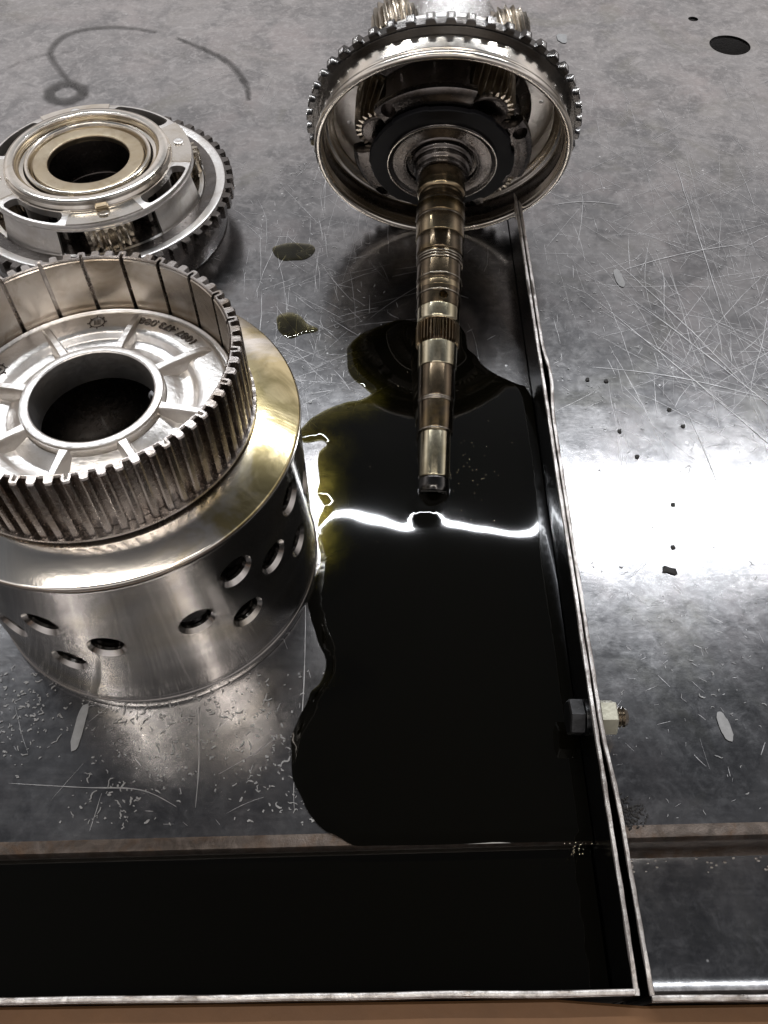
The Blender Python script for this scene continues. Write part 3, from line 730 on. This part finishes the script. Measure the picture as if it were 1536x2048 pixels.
# cast number, read from the far side
def glyph(ch, size):
    c = bpy.data.curves.new('glyph', 'FONT'); c.body = ch; c.size = size; c.extrude = .0007; c.bevel_depth = .0002; c.align_x = 'CENTER'; c.align_y = 'CENTER'
    o = bpy.data.objects.new('glyph', c); col.objects.link(o); dg = bpy.context.evaluated_depsgraph_get(); dg.update()
    me = bpy.data.meshes.new_from_object(o.evaluated_get(dg)); bpy.data.objects.remove(o); return me
txt = '1087.473.088'; b2 = bmesh.new(); ang = radians(44)
for ch in txt:
    me = glyph(ch, .0150); mt = Matrix.Rotation(ang, 4, 'Z') @ Matrix.Translation((.1335, 0, .0212)) @ Matrix.Rotation(radians(90), 4, 'Z')
    me.transform(mt); b2.from_mesh(me); bpy.data.meshes.remove(me)
    ang += (.0040 if ch == '.' else .0076) / .1335
link('cast_number', bm_mesh('cast_number', b2, 40, False), 'cast_dark', bk)
for a, r in ((100, .129), (158, .128)):
    b2 = bmesh.new()
    mt = Matrix.Rotation(radians(a), 4, 'Z') @ Matrix.Translation((r, 0, .0212))
    for i in range(24):
        t = i / 24 * 2 * pi; box_bm(b2, -.0013, .0013, -.0005, .0005, -.001, .0008, mt @ Matrix.Rotation(t, 4, 'Z') @ Matrix.Translation((.0085, 0, 0)) @ Matrix.Rotation(pi / 2, 4, 'Z'))
    for i in range(8): box_bm(b2, .0078, .0115, -.0006, .0006, -.001, .0007, mt @ Matrix.Rotation(i * pi / 4, 4, 'Z'))
    for i in range(5): box_bm(b2, -.004, .004, -.0005 + (i - 2) * .0016, .0003 + (i - 2) * .0016, -.001, .0006, mt)
    link('cast_clock_mark', bm_mesh('cast_clock_mark', b2), 'cast_dark', bk)

# ------------------------------------------------------------------ bearing carrier with toothed flange
CC = (-.533, 1.383)
ca = empty('planet_carrier', 'cast planet carrier with open bearing ring and toothed rim, behind the drum stack', 'gear carrier', mat=Matrix.Translation((*CC, 0)) @ Matrix.Rotation(radians(1.0), 4, 'X'))
th_, rr_ = teeth(54, .2400, .2505, .60, .42)
lo = [x - .002 for x in rr_]
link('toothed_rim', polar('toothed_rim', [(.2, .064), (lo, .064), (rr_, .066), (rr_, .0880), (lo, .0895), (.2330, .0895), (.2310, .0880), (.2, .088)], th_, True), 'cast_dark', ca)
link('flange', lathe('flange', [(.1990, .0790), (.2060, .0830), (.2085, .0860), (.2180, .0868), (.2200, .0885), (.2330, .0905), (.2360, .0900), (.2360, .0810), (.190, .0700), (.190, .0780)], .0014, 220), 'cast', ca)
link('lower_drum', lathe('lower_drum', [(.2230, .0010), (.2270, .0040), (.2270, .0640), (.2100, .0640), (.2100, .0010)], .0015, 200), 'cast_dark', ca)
bell = lathe('bell', [(.1990, .0785), (.1935, .0860), (.1880, .1100), (.1845, .1290), (.1790, .1290), (.1820, .1080), (.1870, .0850), (.1920, .0745)], .0014, 220)
cb = bmesh.new(); PA = (-70, 20, 110, 200)
for a in PA: wedge(cb, .165, .215, radians(a - 27), radians(a + 27), .0830, .1265, 16)
link('bell', boolean(bell, cb), 'cast', ca)
top = lathe('top_plate', [(.1845, .1275), (.1855, .1330), (.1835, .1395), (.1480, .1400), (.1480, .1275)], .0014, 220)
cb = bmesh.new()
for a in PA: wedge(cb, .1505, .1790, radians(a + 45 - 17), radians(a + 45 + 17), .10, .16, 18, .6)
for a in PA[1:]: cyl_bm(cb, .0105, .0105, .006, Matrix.Rotation(radians(a), 4, 'Z') @ Matrix.Translation((.163, 0, .1400)), 32)
for a in PA: cyl_bm(cb, .0060, .0060, .05, Matrix.Rotation(radians(a + 12), 4, 'Z') @ Matrix.Translation((.164, 0, .1350)), 24)
link('top_plate', boolean(top, cb), 'cast', ca)
for a in PA:
    a0 = radians(a)
    b2 = bmesh.new(); wedge(b2, .1500, .1838, a0 - radians(21), a0 + radians(21), .1380, .1415, 16)
    if a != -70:
        pass
    link('raised_pad', bm_mesh('raised_pad', b2), 'polish', ca)
    link('pin', lathe('pin', [(.0001, .03), (.0100, .03), (.0100, .1438), (.0070, .1446), (.0001, .1440)], .0008, 32, False), 'gear' if a == -70 else 'cast', ca, (.1640 * cos(a0), .1640 * sin(a0), 0))
link('raised_ring', lathe('raised_ring', [(.1490, .1300), (.1490, .1440), (.1455, .1500), (.1440, .1560), (.1380, .1575), (.1290, .1570), (.1270, .1540), (.1262, .1440), (.1150, .1430), (.1150, .1250)], .0012, 220), 'polish', ca)
cbn = [(-66)]
link('oil_scoop', bm_mesh('oil_scoop', (lambda b: (box_bm(b, .1395, .1575, -.0110, .0110, .140, .1500), bmesh.ops.bevel(b, geom=b.edges[:], offset=.002, segments=2, affect='EDGES'), b)[-1])(bmesh.new())), 'washer', ca, rot=(0, 0, radians(-70)))
link('bearing_race', lathe('bearing_race', [(.1120, .120), (.1120, .1500), (.1080, .1515), (.1050, .1490), (.1030, .1400), (.1000, .1380), (.0990, .120)], .0012, 200), 'polish', ca)
link('thrust_washer', lathe('thrust_washer', [(.0990, .1340), (.0985, .1445), (.0965, .1452), (.0740, .1448), (.0725, .1430), (.0725, .1340)], .0008, 200), 'washer', ca)
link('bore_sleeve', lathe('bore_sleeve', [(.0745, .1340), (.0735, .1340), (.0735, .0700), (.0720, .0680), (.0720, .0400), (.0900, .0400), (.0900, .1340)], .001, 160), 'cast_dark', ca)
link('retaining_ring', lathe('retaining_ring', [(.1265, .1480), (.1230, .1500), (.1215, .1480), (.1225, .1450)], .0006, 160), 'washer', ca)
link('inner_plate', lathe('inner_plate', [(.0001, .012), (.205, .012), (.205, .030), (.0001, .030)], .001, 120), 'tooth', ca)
link('gear_seat', lathe('gear_seat', [(.1000, .070), (.1985, .0800), (.1985, .0740), (.1000, .062)], .001, 160), 'cast_dark', ca)  # seat toned dark to put shade into the slots above
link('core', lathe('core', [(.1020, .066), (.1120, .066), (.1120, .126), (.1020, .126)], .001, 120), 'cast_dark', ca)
pg = gear_mesh('planet_gear', 15, .0315, .0420, .0795, .1262, -.10)
for a in PA:
    o = link('planet_gear', pg, 'pinion', ca, (.1560 * cos(radians(a)), .1560 * sin(radians(a)), 0))
# webs between the windows
for a in PA:
    for s in (-1, 1):
        b2 = bmesh.new(); box_bm(b2, .116, .148, -.004, .004, .080, .1270); bmesh.ops.bevel(b2, geom=b2.edges[:], offset=.0018, segments=2, affect='EDGES')
        link('web', bm_mesh('web', b2), 'cast', ca, rot=(0, 0, radians(a + s * 31)))

# ------------------------------------------------------------------ ring gear assembly with its long shaft
e_, az = -.3347, -1.6127
n_ = Vector((cos(az) * cos(e_), sin(az) * cos(e_), sin(e_))); C_ = Vector((.0985, 1.3046, .2007))
upv = (Vector((0, 0, 1)) - n_ * n_.z).normalized(); xv = upv.cross(n_)
mw = Matrix(((xv.x, upv.x, n_.x, C_.x), (xv.y, upv.y, n_.y, C_.y), (xv.z, upv.z, n_.z, C_.z), (0, 0, 0, 1)))
wh = empty('ring_gear_shaft', 'ring gear leaning on its toothed rim, its long oily shaft reaching into the puddle', 'gear shaft', mat=mw)
RL = .2119
drumw = lathe('gear_drum', [(RL - .0085, .0010), (RL - .0070, .0062), (RL - .0030, .0088), (RL + .0015, .0080), (RL + .0042, .0045), (RL + .0045, .0000), (RL + .0022, -.0045), (RL - .0008, -.0062), (RL + .0012, -.0085), (RL + .0002, -.0400), (RL + .0002, -.0620), (.1900, -.0900), (.1860, -.0900), (.1860, -.0560), (.1930, -.0500), (.1960, -.0460), (.2010, -.0430), (.2030, -.0120), (.2040, -.0030)], .0016, 256)
link('gear_drum', drumw, 'polish', wh)
link('inner_band', lathe('inner_band', [(.2026, -.0400), (.2028, -.0150), (.2016, -.0140), (.2012, -.0400)], .0006, 200), 'cast_dark', wh)
NT2 = 48; th_, rr_ = teeth(NT2, .2240, .2320, .54, .40)
lo = [x - .0016 for x in rr_]
link('toothed_ring', polar('toothed_ring', [(.2060, -.0400), (lo, -.0400), (rr_, -.0414), (rr_, -.0535), (lo, -.0550), (.2060, -.0550)], th_, True), 'tooth', wh)
link('snap_ring', lathe('snap_ring', [(.2200, -.0402), (.2200, -.0386), (.2212, -.0386), (.2212, -.0402)], .0007, 220), 'tooth', wh)
# bright worn flats on the tooth tips
for k in range(NT2):
    b2 = bmesh.new(); box_bm(b2, .2290, .2326, -.0036, .0036, -.0520, -.0425); bmesh.ops.bevel(b2, geom=b2.edges[:], offset=.0010, segments=1, affect='EDGES')
    if k == 0: tm = bm_mesh('worn_tip', b2)
    else: b2.free()
    link('worn_tip', tm, 'frosty', wh, rot=(0, 0, 2 * pi * k / NT2))
back = lathe('back_plate', [(.1880, -.0860), (.1700, -.0840), (.1480, -.0835), (.1440, -.0860), (.1000, -.0900), (.1000, -.1000), (.1880, -.0980)], .001, 200)
cb = bmesh.new()
for k in range(12): cyl_bm(cb, .0038, .0038, .05, Matrix.Rotation(radians(k * 30 + 10), 4, 'Z') @ Matrix.Translation((.1660, 0, -.09)), 20)
link('back_plate', boolean(back, cb), 'cast', wh)
PW = (53, 158, 248, 322)
car = lathe('carrier', [(.0700, -.1000), (.1480, -.1000), (.1500, -.0980), (.1500, -.0800), (.1320, -.0700), (.1320, -.0180), (.1500, -.0080), (.1500, .0030), (.1430, .0080), (.1250, .0095), (.0700, .0080)], .0020, 200)
cb = bmesh.new()
for a in PW: cyl_bm(cb, .0490, .0490, .082, Matrix.Rotation(radians(a), 4, 'Z') @ Matrix.Translation((.1140, 0, -.0470)), 48)
for a in PW: cyl_bm(cb, .0120, .0120, .03, Matrix.Rotation(radians(a - 27), 4, 'Z') @ Matrix.Translation((.1370, 0, .006)), 32)
car = boolean(car, cb); cb = bmesh.new()
for a in PW: cyl_bm(cb, .0500, .0500, .06, Matrix.Rotation(radians(a), 4, 'Z') @ Matrix.Translation((.1500, 0, .006)), 14)
link('carrier', boolean(car, cb), 'cast_dark', wh)
pg2 = gear_mesh('planet_gear', 23, .0335, .0450, -.0860, -.0080, .42)
for a in PW:
    p = link('planet_gear', pg2, 'pinion', wh, (.1110 * cos(radians(a)), .1110 * sin(radians(a)), 0))
    link('pin', lathe('pin', [(.0001, -.08), (.0330, -.08), (.0330, -.0060), (.0300, -.0040), (.0001, -.0040)], .0008, 48, False), 'cast_dark', p)
# black thrust ring with lobes and cut-outs
th3 = [2 * pi * i / 240 for i in range(240)]; r3 = []
for t in th3:
    d = math.degrees(t) % 360; r = .1210
    for c, hw, dv in ((262, 9, -.0090), (228, 6, .0030), (300, 10, -.0060), (342, 5, -.0050), (118, 14, .0025), (60, 10, .0030), (18, 6, -.0045), (170, 12, .0020)):
        r += dv * (sst(c - hw - 1.5, c - hw, d) - sst(c + hw, c + hw + 1.5, d))
    r3.append(r)
link('thrust_ring', polar('thrust_ring', [(.0900, .0000), ([x for x in r3], .0000), ([x for x in r3], .0065), ([x - .0015 for x in r3], .0080), (.0900, .0080)], th3, True), 'black', wh, (0, 0, .012))
link('bearing_plate', lathe('bearing_plate', [(.0920, .0020), (.0920, .0100), (.0895, .0125), (.0860, .0105), (.0835, .0090), (.0640, .0095), (.0625, .0120), (.0600, .0120), (.0590, .0060), (.0500, .0050), (.0500, -.004)], .0012, 200), 'cast_dark', wh, (0, 0, .012))
link('plate_rim', lathe('plate_rim', [(.0905, .0115), (.0925, .0110), (.0928, .0136), (.0908, .0142)], .0005, 180), 'polish', wh, (0, 0, .012))
link('collar', lathe('collar', [(.0300, .0000), (.0520, .0000), (.0535, .0060), (.0520, .0120), (.0480, .0150), (.0475, .0240), (.0440, .0280), (.0430, .0360), (.0300, .0400)], .0014, 140), 'cast_dark', wh, (0, 0, .012))
# shaft, stepped; each journal with its own finish is a part
def journal(nm, m, prof, b=.0010): return link(nm, lathe(nm, [(.010, prof[0][1])] + prof + [(.010, prof[-1][1])], b, 120), m, wh)
journal('journal', 'bronze', [(.0398, .0300), (.0402, .0620), (.0372, .0665)])
journal('journal', 'bronze', [(.0372, .0662), (.0362, .0720), (.0372, .0830), (.0402, .0865), (.0402, .0895)]).data
journal('journal', 'shaft', [(.0402, .0892), (.0408, .0900), (.0406, .1130), (.0392, .1142), (.0392, .1165)])
journal('journal', 'bronze', [(.0392, .1162), (.0400, .1170), (.0398, .1490), (.0386, .1500)])
journal('journal', 'shaft', [(.0386, .1497), (.0386, .1800), (.0380, .1815), (.0366, .1830)])
b2 = lathe('journal', [(.010, .1827), (.0366, .1827), (.0362, .2360), (.0352, .2372), (.0352, .2410), (.0358, .2420), (.0352, .2590), (.0345, .2602), (.0345, .2830), (.010, .2830)], .0010, 120)
cb = bmesh.new(); cyl_bm(cb, .0072, .0072, .04, Matrix.Translation((.0065, .035, .2700)) @ Matrix.Rotation(radians(90), 4, 'X'), 28)
link('journal', boolean(b2, cb), 'shaft', wh)
journal('journal', 'bronze', [(.03540, .2395), (.03600, .2402), (.03590, .2500), (.03535, .2506)])
journal('journal', 'silver', [(.0332, .2827), (.0340, .2840), (.0336, .3060), (.0320, .3090)])
journal('journal', 'bronze', [(.0320, .3087), (.0318, .3105)])
th_, rr_ = teeth(36, .0303, .0345, .8, .22)
link('spline', polar('spline', [(.01, .3100), ([x - .002 for x in rr_], .3100), (rr_, .3118), (rr_, .3460), ([x - .0025 for x in rr_], .3492), (.01, .3492)], th_, True, ang=20), 'shaft', wh)
journal('journal', 'silver', [(.0305, .3490), (.0310, .3500), (.0304, .3880), (.0296, .3890)])
journal('journal', 'shaft', [(.0290, .3887), (.0288, .4420), (.0280, .4440)])
journal('journal', 'shaft', [(.0268, .4460), (.0272, .4520), (.0270, .4950), (.0262, .4970)])
journal('journal', 'silver', [(.0240, .4967), (.0240, .5720), (.0232, .5735)])
journal('journal', 'tooth', [(.0222, .5732), (.0238, .5760), (.0242, .5900), (.0230, .5960), (.0150, .5975)])
for z, r in ((.0900, .0408), (.1155, .0400), (.1880, .0380), (.1930, .0381), (.1985, .0379), (.2300, .0374), (.2600, .0361), (.4445, .0283), (.4480, .0284), (.4968, .0268)):
    link('sealing_ring', lathe('sealing_ring', [(r - .006, z - .0014), (r, z - .0014), (r, z + .0014), (r - .006, z + .0014)], .0006, 96), 'gear', wh)
def reseat(z):
    for (a0, d0), (a1, d1) in zip(((-9, .024), (.20, .022), (.33, .0145), (.57, .008)), ((.20, .022), (.33, .0145), (.57, .008), (9, .008))):
        if z < a1: return z + d0 + (d1 - d0) * (z - a0) / (a1 - a0)
for o in list(wh.children):
    if o.name.split('.')[0] in ('journal', 'sealing_ring', 'spline'):
        for v in o.data.vertices: v.co.z = reseat(v.co.z)
# rear side
link('rear_hub', lathe('rear_hub', [(.020, -.100), (.0780, -.100), (.0820, -.1900), (.0800, -.2650), (.0750, -.2730), (.0300, -.2750)], .003, 120), 'frosty', wh, (.012, .004, 0))
link('rear_carrier', lathe('rear_carrier', [(.0760, -.0980), (.1350, -.0980), (.1350, -.1150), (.1240, -.1200), (.0760, -.1220)], .002, 120), 'cast_dark', wh)
pg3 = gear_mesh('rear_planet_gear', 18, .0320, .0395, -.1900, -.1330, -.35)
for a in (40, 132, 200, 275, 340): link('rear_planet_gear', pg3, 'gear', wh, (.1280 * cos(radians(a)), .1280 * sin(radians(a)), 0))
link('rear_shaft', lathe('rear_shaft', [(.010, -.2700), (.0300, -.2700), (.0300, -.3300), (.0260, -.3320), (.0260, -.4200), (.010, -.4200)], .001, 80), 'gear', wh)

# ------------------------------------------------------------------ to metres
for me in bpy.data.meshes: me.transform(Matrix.Scale(S, 4))
for o in sc.objects:
    o.location = o.location * S
for l in bpy.data.lights:
    l.size *= S; l.size_y *= S
